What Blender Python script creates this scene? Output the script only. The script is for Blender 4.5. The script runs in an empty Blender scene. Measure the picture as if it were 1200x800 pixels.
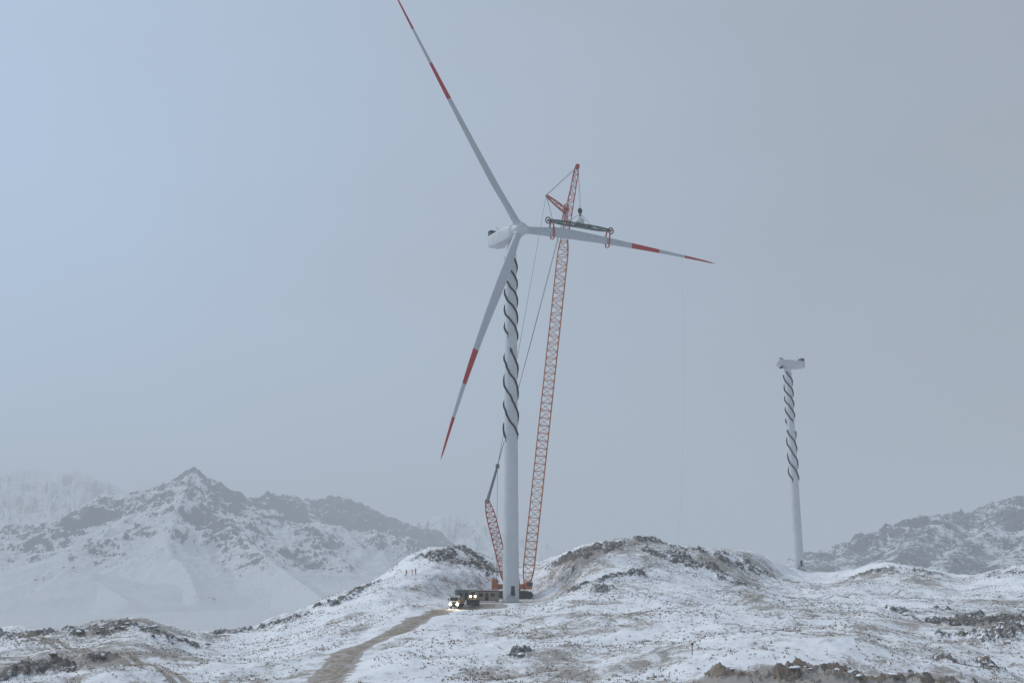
import bpy, math, numpy as np, random
from mathutils import Vector, Matrix
random.seed(7); rng=np.random.default_rng(11)
scene=bpy.context.scene
PITCH=math.radians(12.1); F=35/36*1200.0
cp,sp=math.cos(PITCH),math.sin(PITCH)

# ------------------------------------------------------------ survey helpers
def tanel(y): return math.tan(PITCH+math.atan((400-y)/F))
def at(px,py,Y):
    u=(px-600)/F; w=(400-py)/F
    return Vector((u/(cp-w*sp)*Y,Y,tanel(py)*Y))
def proj(p):
    d=p[1]*cp+p[2]*sp
    return 600+F*p[0]/d, 400-F*(-p[1]*sp+p[2]*cp)/d

# ------------------------------------------------------------ noise
def _h(i,j,seed):
    i=i.astype(np.int64).astype(np.uint64); j=j.astype(np.int64).astype(np.uint64)
    h=(i*np.uint64(374761393)+j*np.uint64(668265263)+np.uint64(seed*982451653))&np.uint64(0xffffffff)
    h=((h^(h>>np.uint64(13)))*np.uint64(1274126177))&np.uint64(0xffffffff)
    h=((h^(h>>np.uint64(15)))*np.uint64(2246822519))&np.uint64(0xffffffff)
    return (h^(h>>np.uint64(16)))
def gnoise(x,y,seed=0):
    x0=np.floor(x); y0=np.floor(y); fx=x-x0; fy=y-y0
    u=fx*fx*fx*(fx*(fx*6-15)+10); v=fy*fy*fy*(fy*(fy*6-15)+10)
    def g(dx,dy):
        a=_h(x0+dx,y0+dy,seed).astype(np.float64)*(2*math.pi/4294967296.0)
        return np.cos(a)*(fx-dx)+np.sin(a)*(fy-dy)
    return 1.5*((g(0,0)*(1-u)+g(1,0)*u)*(1-v)+(g(0,1)*(1-u)+g(1,1)*u)*v)
def fbm(x,y,sc,oct=4,seed=0,gain=.5,ridged=False):
    x=x/sc; y=y/sc; a=1.0; s=np.zeros_like(x); 
    for o in range(oct):
        n=gnoise(x,y,seed+o*17)
        if ridged: n=1-2*np.abs(n)*1.3
        s+=a*n; a*=gain
        x,y=(x*.8-y*.6)*2.03+3.1,(x*.6+y*.8)*2.03-1.7
    return s
def sstep(a,b,x):
    t=np.clip((x-a)/(b-a),0,1); return t*t*(3-2*t)

# ------------------------------------------------------------ terrain profile
PXG=np.arange(-1200,2401,2.0)
def curve(pairs,sig=8):
    xs=[p[0] for p in pairs]; ys=[p[1] for p in pairs]
    v=np.interp(PXG,xs,ys); k=np.arange(-30,31); g=np.exp(-(k*2)**2/(2*sig*sig)); g/=g.sum()
    return np.convolve(np.pad(v,30,mode='edge'),g,mode='valid')
def ang(c): return np.tan(PITCH+np.arctan((400-c)/F))
S_y=curve([(-300,735),(0,738),(60,741),(100,736),(140,729),(175,727),(205,738),(235,745),(270,740),(300,734),(350,714),(400,692),(430,682),(455,668),(480,651),(510,641),(545,645),(580,655),(620,662),(650,652),(680,636),(720,630),(760,633),(800,640),(850,641),(885,646),(910,658),(937,671),(970,673),(1000,666),(1040,659),(1080,667),(1130,678),(1165,670),(1200,661),(1350,650),(1700,655)],9)
S_d=curve([(-300,250),(165,250),(230,272),(300,300),(350,310),(450,325),(510,335),(620,346),(680,340),(720,335),(800,340),(850,362),(900,410),(937,478),(970,474),(1010,430),(1060,400),(1200,380),(1600,380)],16)
M_y=curve([(-300,762),(0,764),(100,760),(165,750),(230,764),(300,760),(350,747),(400,728),(450,717),(480,711),(510,712),(545,711),(620,705),(650,696),(680,686),(720,680),(760,679),(800,681),(850,685),(900,690),(937,696),(1000,700),(1080,704),(1200,704),(1600,700)],14)
M_d=curve([(-300,200),(165,205),(230,215),(300,235),(400,250),(450,258),(500,268),(545,275),(620,276),(650,268),(700,258),(800,260),(900,290),(1000,300),(1200,290),(1600,290)],18)
N_y=curve([(-300,790),(0,790),(165,783),(300,785),(350,780),(400,772),(450,760),(510,750),(580,746),(650,738),(720,730),(800,726),(900,727),(1000,732),(1100,740),(1200,738),(1600,735)],16)
N_d=curve([(-300,165),(300,168),(450,185),(600,190),(1600,195)],16)
P_y=curve([(-300,814),(0,812),(400,806),(500,801),(600,798),(700,795),(750,787),(800,775),(860,764),(930,767),(1000,778),(1060,789),(1130,800),(1200,812),(1600,812)],10)
one=np.ones_like(PXG)
LY=[-150*one,0*one,50*one,104*one,140*one,N_d,M_d,S_d,S_d+75,720*one,1120*one,1600*one,9500*one]
S_z=ang(S_y)*S_d
LZ=[-6*one,-1.8*one,-9*one,-18.6*one,ang(P_y)*140,ang(N_y)*N_d,ang(M_y)*M_d,S_z,S_z-15,-60*one,-80*one,-86*one,-110*one]
def base(x,y):
    s=x/np.maximum(y,60.0); px=600+F*1.03*s
    Y=[np.interp(px,PXG,a) for a in LY]; Z=[np.interp(px,PXG,a) for a in LZ]
    D=[(Z[k+1]-Z[k])/(Y[k+1]-Y[k]) for k in range(len(Y)-1)]
    m=[D[0]]
    for k in range(1,len(D)):
        pr=D[k-1]*D[k]; m.append(np.where(pr>0,2*pr/np.where(np.abs(D[k-1]+D[k])<1e-9,1e-9,D[k-1]+D[k]),0))
    m.append(D[-1]); out=np.full_like(x,Z[0][0] if x.size else 0,dtype=float)
    for k in range(len(D)):
        h=Y[k+1]-Y[k]; t=np.clip((y-Y[k])/h,0,1)
        v=(2*t**3-3*t**2+1)*Z[k]+(t**3-2*t**2+t)*h*m[k]+(-2*t**3+3*t**2)*Z[k+1]+(t**3-t**2)*h*m[k+1]
        out=np.where(y>=Y[k],v,out)
    return out
def polydist(x,y,pts):
    best=np.full_like(x,1e9,dtype=float)
    for a,b in zip(pts[:-1],pts[1:]):
        dx,dy=b[0]-a[0],b[1]-a[1]; L=dx*dx+dy*dy+1e-9
        t=np.clip(((x-a[0])*dx+(y-a[1])*dy)/L,0,1)
        best=np.minimum(best,np.hypot(x-a[0]-t*dx,y-a[1]-t*dy))
    return best
def hit(px,py,fn=base):
    Y=np.arange(112,560,.4); u=(px-600)/F; w=(400-py)/F
    s=u/(cp-w*sp); z=fn(s*Y,Y); e=z/Y; t=tanel(py); k=np.where(e>=t)[0]
    i=k[0] if len(k) else int(np.argmax(np.where(Y<500,e,-9)))
    return (s*Y[i],Y[i],z[i])
TRACK=[hit(*p)[:2] for p in [(362,815),(380,797),(398,779),(412,764),(436,750),(470,740),(502,727),(520,717),(545,713),(580,711)]]
def chaikin(p,n=3):
    for _ in range(n):
        q=[p[0]]
        for a,b in zip(p[:-1],p[1:]):
            q+=[(a[0]*.75+b[0]*.25,a[1]*.75+b[1]*.25),(a[0]*.25+b[0]*.75,a[1]*.25+b[1]*.75)]
        p=q+[p[-1]]
    return p
TRACK=chaikin(TRACK,2)
TRAILS=[chaikin([hit(*p)[:2] for p in q],2) for q in (
  [(20,744),(70,755),(120,770),(180,784),(255,800)],
  [(600,812),(640,792),(690,776),(760,768),(840,742),(900,735),(1000,742)],
  [(640,735),(700,722),(780,712),(860,706),(940,700),(1060,690)])]
PAD=(-3.0,286.0)
ROCKS=[(530,654,10,9),(562,664,8,9),(505,650,5,5),(548,650,9,5),(655,662,4,9),(690,650,9,9),(678,684,5,6),(648,688,4,5),
 (715,640,10,8),(765,638,14,7),(800,655,13,9),(842,655,12,9),(880,662,9,9),(738,672,7,6),(858,678,8,5),(165,738,14,9),(128,737,9,7),(195,748,9,6),
 (400,703,5,8),(420,692,5,6),(362,720,6,7),(270,740,8,6),(318,730,6,6),(1150,728,12,11),(1192,744,12,10),(1105,716,4,4),(1040,668,12,10),(1085,672,8,8),(600,769,2.2,1.6),
 (935,786,9,4),(1010,792,7,3),(850,790,7,3),(1090,797,6,3),(30,745,16,9),(70,782,8,6),(20,790,10,7),(1180,672,8,10),(1060,722,5,4),(1130,775,7,5),(705,690,5,4)]
ROCKW=[(hit(a,b)[0],hit(a,b)[1],c,d) for a,b,c,d in ROCKS]
def trackmask(x,y): return 1-sstep(3.0,7.5,polydist(x,y,TRACK))
def rockmask(x,y):
    g=np.zeros_like(x,dtype=float)
    for a,b,c,d in ROCKW: g=np.maximum(g,np.exp(-((x-a)/c)**2-((y-b)/d)**2))
    n=fbm(x,y,6.5,5,51,.62)
    return sstep(.50,1.0,g*1.15+.85*n*(.45+.55*sstep(.02,.4,g)))*(1-trackmask(x,y))
PADZ=float(base(np.array([0.0]),np.array([280.0]))[0])
def height(x,y,full=False):
    x=np.asarray(x,float); y=np.asarray(y,float)
    b=base(x,y)
    pd=1-sstep(.75,1.6,np.hypot((x-PAD[0])/15,(y-PAD[1])/16)+.06*gnoise(x/9,y/9,3))
    tm=trackmask(x,y); rk=rockmask(x,y)*(1-pd)
    flat=np.clip(np.maximum(pd,tm),0,1)
    amp=np.clip(y/160,.5,1)
    n=(1.4*fbm(x,y,42,3,1)+.75*fbm(x,y,14,3,2)*(1-.85*flat)+(.20*fbm(x,y,4.2,3,4)+.05*gnoise(x/.9,y/.9,5))*(1-flat))*amp
    z=b+n*(1-pd)
    z=z*(1-pd)+(PADZ+.04*fbm(x,y,4,2,9))*pd
    rr=fbm(x,y,6.5,5,61,.62,True)
    z=z+rk*(.62*rr+.45*fbm(x,y,1.9,3,63,.6)+.1)
    if full: return z,rk,tm,pd
    return z
def hz(x,y): return float(height(np.array([x]),np.array([y]))[0])

def grid_mesh(name,X,Y,Z,cover,mat):
    r,c=X.shape; co=np.stack([X,Y,Z],-1).reshape(-1,3)
    idx=np.arange(r*c).reshape(r,c)
    f=np.stack([idx[:-1,:-1],idx[:-1,1:],idx[1:,1:],idx[1:,:-1]],-1).reshape(-1,4)
    me=bpy.data.meshes.new(name); me.vertices.add(len(co)); me.vertices.foreach_set('co',co.ravel())
    me.loops.add(f.size); me.loops.foreach_set('vertex_index',f.ravel().astype(np.int32))
    me.polygons.add(len(f)); me.polygons.foreach_set('loop_start',np.arange(0,f.size,4,dtype=np.int32))
    me.polygons.foreach_set('use_smooth',np.ones(len(f),bool))
    me.update(calc_edges=True)
    at_=me.color_attributes.new('cover','FLOAT_COLOR','POINT'); at_.data.foreach_set('color',cover.reshape(-1).astype(np.float32))
    me.materials.append(mat); ob=bpy.data.objects.new(name,me); scene.collection.objects.link(ob); return ob

# ------------------------------------------------------------ node helpers
class NT:
    def __init__(s,name):
        s.m=bpy.data.materials.new(name); s.m.use_nodes=True; s.t=s.m.node_tree
        s.b=s.t.nodes['Principled BSDF']; s.o=s.t.nodes['Material Output']
        s.pos=None
    def n(s,t,**k):
        x=s.t.nodes.new(t)
        for a,b in k.items(): setattr(x,a,b)
        return x
    def l(s,a,b): s.t.links.new(a,b)
    def val(s,inp,v):
        if isinstance(v,bpy.types.NodeSocket): s.l(v,inp)
        else: inp.default_value=v
    def math(s,op,a,b=0.0,c=None):
        x=s.n('ShaderNodeMath',operation=op); s.val(x.inputs[0],a); s.val(x.inputs[1],b)
        if c is not None: s.val(x.inputs[2],c)
        return x.outputs[0]
    def noise(s,scale,detail=4,rough=.55,vec=None,dist=0):
        x=s.n('ShaderNodeTexNoise'); x.inputs['Scale'].default_value=scale; x.inputs['Detail'].default_value=detail
        x.inputs['Roughness'].default_value=rough; x.inputs['Distortion'].default_value=dist
        if vec is None:
            if s.pos is None: s.pos=s.n('ShaderNodeTexCoord').outputs['Object']
            vec=s.pos
        s.l(vec,x.inputs['Vector']); return x.outputs['Fac']
    def ramp(s,v,a,b,lo=0.0,hi=1.0):
        x=s.n('ShaderNodeMapRange',interpolation_type='SMOOTHSTEP'); s.val(x.inputs[0],v)
        x.inputs[1].default_value=a; x.inputs[2].default_value=b; x.inputs[3].default_value=lo; x.inputs[4].default_value=hi
        return x.outputs[0]
    def mix(s,f,a,b):
        x=s.n('ShaderNodeMix',data_type='RGBA'); s.val(x.inputs[0],f)
        s.val(x.inputs[6],a if not isinstance(a,tuple) else (*a,1)[:4]); s.val(x.inputs[7],b if not isinstance(b,tuple) else (*b,1)[:4]); return x.outputs[2]
    def bump(s,h,strength,dist):
        x=s.n('ShaderNodeBump'); x.inputs['Strength'].default_value=strength; x.inputs['Distance'].default_value=dist
        s.l(h,x.inputs['Height']); s.l(x.outputs[0],s.b.inputs['Normal'])
def simple(name,col,rough=.6,metal=0,var=.18,scale=1.5,dirt=None):
    k=NT(name); n=k.noise(scale,5,.6)
    d=tuple(c*(1-var) for c in col); c=k.mix(k.ramp(n,.35,.65),d,col)
    if dirt: c=k.mix(k.ramp(k.noise(scale*.35,6,.7),.5,.75,0,.6),c,dirt)
    k.l(c,k.b.inputs['Base Color']); k.b.inputs['Roughness'].default_value=rough; k.b.inputs['Metallic'].default_value=metal
    return k.m

def ground_mat():
    k=NT('snowy_ground'); at_=k.n('ShaderNodeAttribute',attribute_name='cover'); sep=k.n('ShaderNodeSeparateColor'); k.l(at_.outputs['Color'],sep.inputs[0])
    R,G,B=sep.outputs[0],sep.outputs[1],sep.outputs[2]
    geo=k.n('ShaderNodeNewGeometry'); sn=k.n('ShaderNodeSeparateXYZ'); k.l(geo.outputs['Normal'],sn.inputs[0]); nz=sn.outputs[2]
    fine=k.noise(2.2,5,.75); mid=k.noise(.35,6,.65); big=k.noise(.045,4,.6)
    v=k.math('ADD',k.math('MULTIPLY',fine,.50),k.math('MULTIPLY',mid,.50))
    v=k.math('ADD',v,k.math('MULTIPLY',k.math('SUBTRACT',big,.5),.30))
    v=k.math('ADD',v,k.math('MULTIPLY',k.math('SUBTRACT',B,.5),.32))
    grass=k.ramp(v,.47,.62,0,.82)
    snow=k.mix(k.ramp(k.noise(.12,5,.6),.35,.65),(.82,.84,.87),(.89,.90,.92))
    gcol=k.mix(k.noise(.6,4,.7),(.16,.135,.11),(.35,.295,.235))
    c=k.mix(grass,snow,gcol)
    rn=k.noise(.9,8,.78)
    rv=k.math('ADD',k.math('MULTIPLY',R,.50),k.math('MULTIPLY',k.math('SUBTRACT',rn,.5),2.8))
    rv=k.math('ADD',rv,k.math('MULTIPLY',k.math('SUBTRACT',.86,nz),.9))
    rm=k.math('MULTIPLY',k.ramp(rv,.30,.50),k.ramp(R,.03,.3))
    rcol=k.mix(k.ramp(k.noise(.8,6,.75),.35,.7),(.07,.069,.07),(.27,.255,.24))
    rcol=k.mix(k.math('MULTIPLY',k.ramp(k.noise(.25,4,.6),.5,.68),.45),rcol,(.24,.18,.12))
    rcol=k.mix(k.math('MULTIPLY',at_.outputs['Alpha'],k.ramp(k.noise(.5,5,.65),.38,.58,.15,.85)),rcol,(.40,.28,.18))
    c=k.mix(rm,c,rcol)
    st=k.math('MULTIPLY',k.ramp(nz,.80,.58),k.ramp(fine,.46,.60)); c=k.mix(k.math('MULTIPLY',st,.6),c,(.20,.185,.17))
    tv=k.math('ADD',G,k.math('MULTIPLY',k.math('SUBTRACT',k.noise(.9,5,.7),.5),.9))
    c=k.mix(k.ramp(tv,.42,.75,0,.8),c,k.mix(mid,(.21,.17,.13),(.38,.32,.26)))
    k.l(c,k.b.inputs['Base Color']); k.b.inputs['Roughness'].default_value=.85
    k.b.inputs['Specular IOR Level'].default_value=.2
    h=k.math('ADD',k.math('MULTIPLY',fine,.25),k.math('MULTIPLY',rm,k.noise(1.6,6,.7)))
    k.bump(h,.7,.5); return k.m
def mountain_mat():
    k=NT('mountain_snow_rock'); at_=k.n('ShaderNodeAttribute',attribute_name='cover'); sep=k.n('ShaderNodeSeparateColor'); k.l(at_.outputs['Color'],sep.inputs[0])
    R,G,B=sep.outputs[0],sep.outputs[1],sep.outputs[2]
    geo=k.n('ShaderNodeNewGeometry'); sn=k.n('ShaderNodeSeparateXYZ'); k.l(geo.outputs['Normal'],sn.inputs[0]); nz=sn.outputs[2]
    a=k.noise(.007,7,.68,dist=.6); b=k.noise(.035,8,.8); cc=k.noise(.14,5,.75)
    v=k.math('ADD',k.math('MULTIPLY',R,.95),k.math('MULTIPLY',k.math('SUBTRACT',a,.5),1.6))
    v=k.math('ADD',v,k.math('MULTIPLY',k.math('SUBTRACT',b,.5),2.2))
    v=k.math('ADD',v,k.math('MULTIPLY',k.math('SUBTRACT',.86,nz),2.2))
    v=k.math('ADD',v,k.math('MULTIPLY',k.math('SUBTRACT',cc,.5),1.2))
    rm=k.ramp(v,.44,.62,0,.95)
    rcol=k.mix(k.ramp(b,.35,.65),(.030,.031,.036),(.10,.098,.097))
    snow=(.88,.90,.93)
    c=k.mix(rm,snow,rcol)
    fv=k.math('ADD',G,k.math('MULTIPLY',k.math('SUBTRACT',k.noise(.012,6,.7),.5),1.2))
    fv=k.math('ADD',fv,k.math('MULTIPLY',k.math('SUBTRACT',cc,.5),.9))
    c=k.mix(k.ramp(fv,.42,.6,0,.92),c,(.028,.034,.038))
    k.l(c,k.b.inputs['Base Color']); k.b.inputs['Roughness'].default_value=.9; k.b.inputs['Specular IOR Level'].default_value=.1
    k.bump(k.math('ADD',b,k.math('MULTIPLY',cc,.3)),.7,14); return k.m

# ------------------------------------------------------------ ground sheet
rows=np.concatenate([np.linspace(-150,60,30,endpoint=False),np.linspace(60,118,40,endpoint=False),np.arange(118,350,.5),np.arange(350,520,1.2),np.geomspace(520,1120,70)])
colsS=np.concatenate([np.linspace(-1.5,-.57,70,endpoint=False),np.linspace(-.57,.57,1000),np.linspace(.57,1.5,71)[1:]])
Sg,Yg=np.meshgrid(colsS,rows); Xg=Sg*np.sqrt(Yg**2+60**2)
zf,rk,tm,pd=height(Xg.ravel(),Yg.ravel(),True)
xf,yf=Xg.ravel(),Yg.ravel()
tr=np.zeros_like(xf)
for i,T in enumerate(TRAILS):
    d=polydist(xf,yf,T); tr=np.maximum(tr,(1.0 if i==0 else .75)*(np.exp(-((d-1.0)/(.9 if i==0 else .55))**2)))
trk=np.maximum(1-sstep(2.3,3.9,polydist(xf,yf,TRACK)+.8*gnoise(xf/2.5,yf/2.5,77)),tr)
trk=np.maximum(trk,pd*.62)
gr=.38+.38*fbm(xf,yf,38,3,31)+.25*fbm(xf,yf,9,3,32)
def blob(px,py,rx,ry,a):
    h=hit(px,py); return a*np.exp(-((xf-h[0])/rx)**2-((yf-h[1])/ry)**2)
for b in [(60,775,38,45,.5),(620,765,26,22,.4),(1150,730,22,20,.5),(700,660,30,20,.25),(820,655,40,20,.25),(450,690,14,20,-.25),(740,745,22,12,-.35),(1000,690,40,40,.12),(470,668,10,12,-.3),(330,770,14,20,-.2),(870,770,14,5,-.5),(950,792,25,6,.9)]: gr=gr+blob(*b)
tanf=np.clip(blob(950,790,26,9,1.3),0,1)
cov=np.stack([rk,trk,np.clip(gr,0,1.2),tanf],-1)
ground=grid_mesh('ground',Xg,Yg,zf.reshape(Xg.shape),cov,ground_mat())

# ------------------------------------------------------------ mountains
def R3(l): return [tuple(at(a,b,d)) for a,b,d in l]
RID=[ # polyline, slope, rock, forest
 (R3([(-260,640,2500),(-100,650,2300),(0,638,2300),(80,628,2400),(120,612,2450),(165,591,2500),(195,578,2500)]),.55,.14,0),
 (R3([(195,578,2500),(212,566,2500),(225,549,2500),(240,564,2500),(252,571,2600),(270,574,2650),(290,581,2700),(330,575,2900),(355,586,3000),(385,579,3100),(410,584,3150),(437,592,3200),(455,610,3200),(480,640,3200),(530,690,3200)]),.72,.74,0),
 (R3([(225,549,2500),(245,588,2330),(275,622,2150),(315,655,1950),(350,680,1800),(380,702,1600)]),.58,.60,0),
 (R3([(195,578,2500),(160,602,2300),(110,634,2100),(60,658,1950),(0,682,1800),(-80,700,1700)]),.46,.20,0),
 (R3([(40,684,1650),(85,660,1650),(115,682,1600),(150,703,1450)]),.42,.38,0),
 (R3([(290,581,2700),(308,612,2450),(335,640,2300)]),.66,.65,0),
 (R3([(355,586,3000),(372,615,2750),(400,650,2500),(440,682,2350)]),.6,.35,0),
 (R3([(225,549,2500),(208,598,2200),(195,638,1950),(222,672,1750),(232,700,1600)]),.52,.40,0),
 (R3([(-300,525,5200),(-100,545,5200),(0,556,5000),(35,547,5000),(60,554,5000),(88,549,5000),(105,561,5000),(130,575,5000),(190,610,5000)]),.6,.35,0),
 (R3([(400,640,4600),(470,618,4600),(500,606,4600),(530,598,4600),(560,604,4600),(610,625,4600),(700,650,4600)]),.6,.3,0),
 (R3([(930,690,2000),(960,668,2000),(990,648,2050),(1025,627,2100),(1060,611,2100),(1100,603,2150),(1130,606,2150),(1165,591,2200),(1200,579,2200),(1260,560,2250),(1400,545,2300),(1700,560,2300)]),.5,.65,.56),
 (R3([(1100,603,2150),(1070,640,1900),(1030,665,1700)]),.42,.6,.56),
 (R3([(1200,579,2200),(1160,625,1950),(1110,655,1750)]),.42,.6,.56),
 (R3([(1260,560,2250),(1240,610,1950),(1190,650,1750)]),.42,.5,.46),
]
mrows=np.concatenate([np.linspace(1120,3600,360,endpoint=False),np.geomspace(3600,9500,90)])
mcols=np.concatenate([np.linspace(-1.1,-.58,120,endpoint=False),np.linspace(-.58,.58,1050,endpoint=False),np.linspace(.58,1.1,120)])
Sm,Ym=np.meshgrid(mcols,mrows); Xm=Sm*np.sqrt(Ym**2+60**2)
x,y=Xm.ravel(),Ym.ravel(); vb=base(x,y); zm=vb+8*fbm(x,y,300,4,71); rock=np.zeros_like(x)-.05; forest=np.zeros_like(x); dist=np.full_like(x,1e4)
xw=x+75*fbm(x,y,380,4,81); yw=y+75*fbm(x,y,380,4,82)
for pts,sl,rkk,fo in RID:
    best=np.full_like(x,-1e9); 
    for a,b in zip(pts[:-1],pts[1:]):
        dx,dy=b[0]-a[0],b[1]-a[1]; L=dx*dx+dy*dy
        t=np.clip(((x-a[0])*dx+(y-a[1])*dy)/L,0,1)
        d0=np.hypot(x-a[0]-t*dx,y-a[1]-t*dy); dist=np.minimum(dist,d0)
        d=np.hypot(xw-a[0]-t*dx,yw-a[1]-t*dy); wgt=sstep(20,220,d0); d=d0*(1-wgt)+d*wgt
        zr=a[2]+t*(b[2]-a[2]); H=np.maximum(zr+100,20)
        best=np.maximum(best,zr-H*1.25*(1-np.exp(-sl*d/(H*1.25))))
    w=sstep(-25,25,best-zm)
    rel=sstep(-60,70,best)
    rock=rock*(1-w)+w*(rkk*(.10+.90*rel)); forest=forest*(1-w)+w*fo
    zm=np.maximum(best,zm)
rel=sstep(-85,60,zm)*(.30+.70*sstep(0,160,dist))
zm=zm+rel*(24*fbm(x,y,150,5,91,.56,True)-15)+rel*4*fbm(x,y,26,3,95,.6)+4.5*sstep(-85,60,zm)*fbm(x,y,40,4,99,.6)
rock=rock+.30*fbm(x,y,300,3,97)
edge=sstep(1120,1300,y); z0=height(x,y); zm=zm*edge+z0*(1-edge)
cov=np.stack([np.clip(rock,0,1),forest,np.zeros_like(rock),np.ones_like(rock)],-1)
grid_mesh('mountain_range',Xm,Ym,zm.reshape(Xm.shape),cov,mountain_mat())

# ------------------------------------------------------------ mesh builder
class MB:
    def __init__(s): s.v=[]; s.f=[]; s.mi=[]
    def add(s,vs,fs,mi=0):
        o=len(s.v); s.v+= [tuple(v) for v in vs]; s.f+=[tuple(i+o for i in f) for f in fs]; s.mi+=[mi]*len(fs)
    def tube(s,a,b,r,n=5,r2=None,mi=0,cap=True):
        a=Vector(a); b=Vector(b); d=(b-a); 
        if d.length<1e-6: return
        d.normalize(); u=d.orthogonal().normalized(); w=d.cross(u); r2=r if r2 is None else r2
        vs=[]
        for p,rr in ((a,r),(b,r2)):
            for i in range(n):
                t=2*math.pi*i/n; vs.append(p+u*math.cos(t)*rr+w*math.sin(t)*rr)
        fs=[(i,(i+1)%n,n+(i+1)%n,n+i) for i in range(n)]
        if cap: fs+=[tuple(range(n-1,-1,-1)),tuple(range(n,2*n))]
        s.add(vs,fs,mi)
    def path(s,pts,rs,n=8,mi=0):
        k=len(pts); P=[Vector(p) for p in pts]; vs=[]; u=None
        if not hasattr(rs,'__len__'): rs=[rs]*k
        for i in range(k):
            d=(P[min(i+1,k-1)]-P[max(i-1,0)]).normalized()
            u=d.orthogonal().normalized() if u is None else (u-d*u.dot(d)).normalized()
            w=d.cross(u)
            for j in range(n):
                t=2*math.pi*j/n; vs.append(P[i]+(u*math.cos(t)+w*math.sin(t))*rs[i])
        fs=[(i*n+j,i*n+(j+1)%n,(i+1)*n+(j+1)%n,(i+1)*n+j) for i in range(k-1) for j in range(n)]
        fs+=[tuple(range(n-1,-1,-1)),tuple(range((k-1)*n,k*n))]; s.add(vs,fs,mi)
    def box(s,c,size,ax=None,mi=0,bev=0.08):
        c=Vector(c); ax=ax or (Vector((1,0,0)),Vector((0,1,0)),Vector((0,0,1)))
        hx,hy,hz_=[q/2 for q in size]; b=min(bev,hx*.5,hy*.5,hz_*.5)
        def ring(xx,e):
            yy,zz=hy-e,hz_-e
            pr=[(-yy+b,-zz),(yy-b,-zz),(yy,-zz+b),(yy,zz-b),(yy-b,zz),(-yy+b,zz),(-yy,zz-b),(-yy,-zz+b)]
            return [c+ax[0]*xx+ax[1]*p+ax[2]*q for p,q in pr]
        vs=ring(-hx,b)+ring(-hx+b,0)+ring(hx-b,0)+ring(hx,b); fs=[tuple(range(7,-1,-1)),tuple(range(24,32))]
        for k in range(3):
            for i in range(8): fs.append((k*8+i,k*8+(i+1)%8,(k+1)*8+(i+1)%8,(k+1)*8+i))
        s.add(vs,fs,mi)
    def loft(s,rings,mi=0,mis=None):
        n=len(rings[0]); o=len(s.v)
        for r in rings: s.v+=[tuple(p) for p in r]
        for k in range(len(rings)-1):
            for i in range(n):
                s.f.append((o+k*n+i,o+k*n+(i+1)%n,o+(k+1)*n+(i+1)%n,o+(k+1)*n+i)); s.mi.append(mis[k] if mis else mi)
        s.f.append(tuple(o+i for i in range(n-1,-1,-1))); s.mi.append(mis[0] if mis else mi)
        s.f.append(tuple(o+(len(rings)-1)*n+i for i in range(n))); s.mi.append(mis[-1] if mis else mi)
    def lattice(s,a,b,widths,bays,rc=.13,rd=.07,side=None,mi=0):
        a=Vector(a); b=Vector(b); d=(b-a).normalized(); side=Vector(side or (0,1,0)); u=(side-d*side.dot(d)).normalized(); w=d.cross(u)
        def cs(t):
            ww=np.interp(t,[q[0] for q in widths],[q[1] for q in widths])/2; p=a+(b-a)*t
            return [p+u*ww+w*ww,p-u*ww+w*ww,p-u*ww-w*ww,p+u*ww-w*ww]
        prev=cs(0)
        for k in range(bays):
            nx=cs((k+1)/bays)
            for i in range(4):
                s.tube(prev[i],nx[i],rc,6,mi=mi,cap=False); j=(i+1)%4
                if k%2: s.tube(prev[i],nx[j],rd,4,mi=mi,cap=False)
                else: s.tube(prev[j],nx[i],rd,4,mi=mi,cap=False)
                s.tube(nx[i],nx[j],rd,4,mi=mi,cap=False)
            prev=nx
    def obj(s,name,mats,parent=None,smooth=False,loc=None):
        me=bpy.data.meshes.new(name); me.from_pydata(s.v,[],s.f); 
        for m in (mats if isinstance(mats,(list,tuple)) else [mats]): me.materials.append(m)
        me.polygons.foreach_set('material_index',s.mi)
        if smooth: me.polygons.foreach_set('use_smooth',[True]*len(me.polygons))
        me.update(); import bmesh
        bm=bmesh.new(); bm.from_mesh(me); bmesh.ops.recalc_face_normals(bm,faces=bm.faces[:]); bm.to_mesh(me); bm.free()
        if smooth:
            try: me.set_sharp_from_angle(angle=math.radians(40))
            except Exception: pass
        ob=bpy.data.objects.new(name,me); scene.collection.objects.link(ob)
        if parent: ob.parent=parent; ob.matrix_parent_inverse=Matrix.Translation(-parent.location)
        return ob
def empty(name,loc):
    e=bpy.data.objects.new(name,None); e.empty_display_size=1; e.location=loc; scene.collection.objects.link(e); return e

# ------------------------------------------------------------ dirt track ribbon
tp=np.array(TRACK); seg=np.r_[0,np.cumsum(np.hypot(*np.diff(tp,axis=0).T))]
ss=np.arange(0,seg[-1],.6); cx=np.interp(ss,seg,tp[:,0]); cy=np.interp(ss,seg,tp[:,1])
tx=np.gradient(cx); ty=np.gradient(cy); ln=np.hypot(tx,ty); nx_,ny_=-ty/ln,tx/ln
mb=MB(); offs=np.linspace(-1,1,13)
hw=2.1+.45*gnoise(ss/5,ss*0+2,8); 
RX=cx[:,None]+nx_[:,None]*offs*hw[:,None]; RY=cy[:,None]+ny_[:,None]*offs*hw[:,None]
RX+=.25*gnoise(RX/1.2,RY/1.2,12)*np.abs(offs); 
RZ=height(RX.ravel(),RY.ravel()).reshape(RX.shape)+.09-.10*np.abs(offs)**6-.05*np.exp(-((np.abs(offs)-.5)/.15)**2)
k=NT('dirt_track_mud'); n1=k.noise(.8,6,.7); n2=k.noise(3,4,.7)
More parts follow.
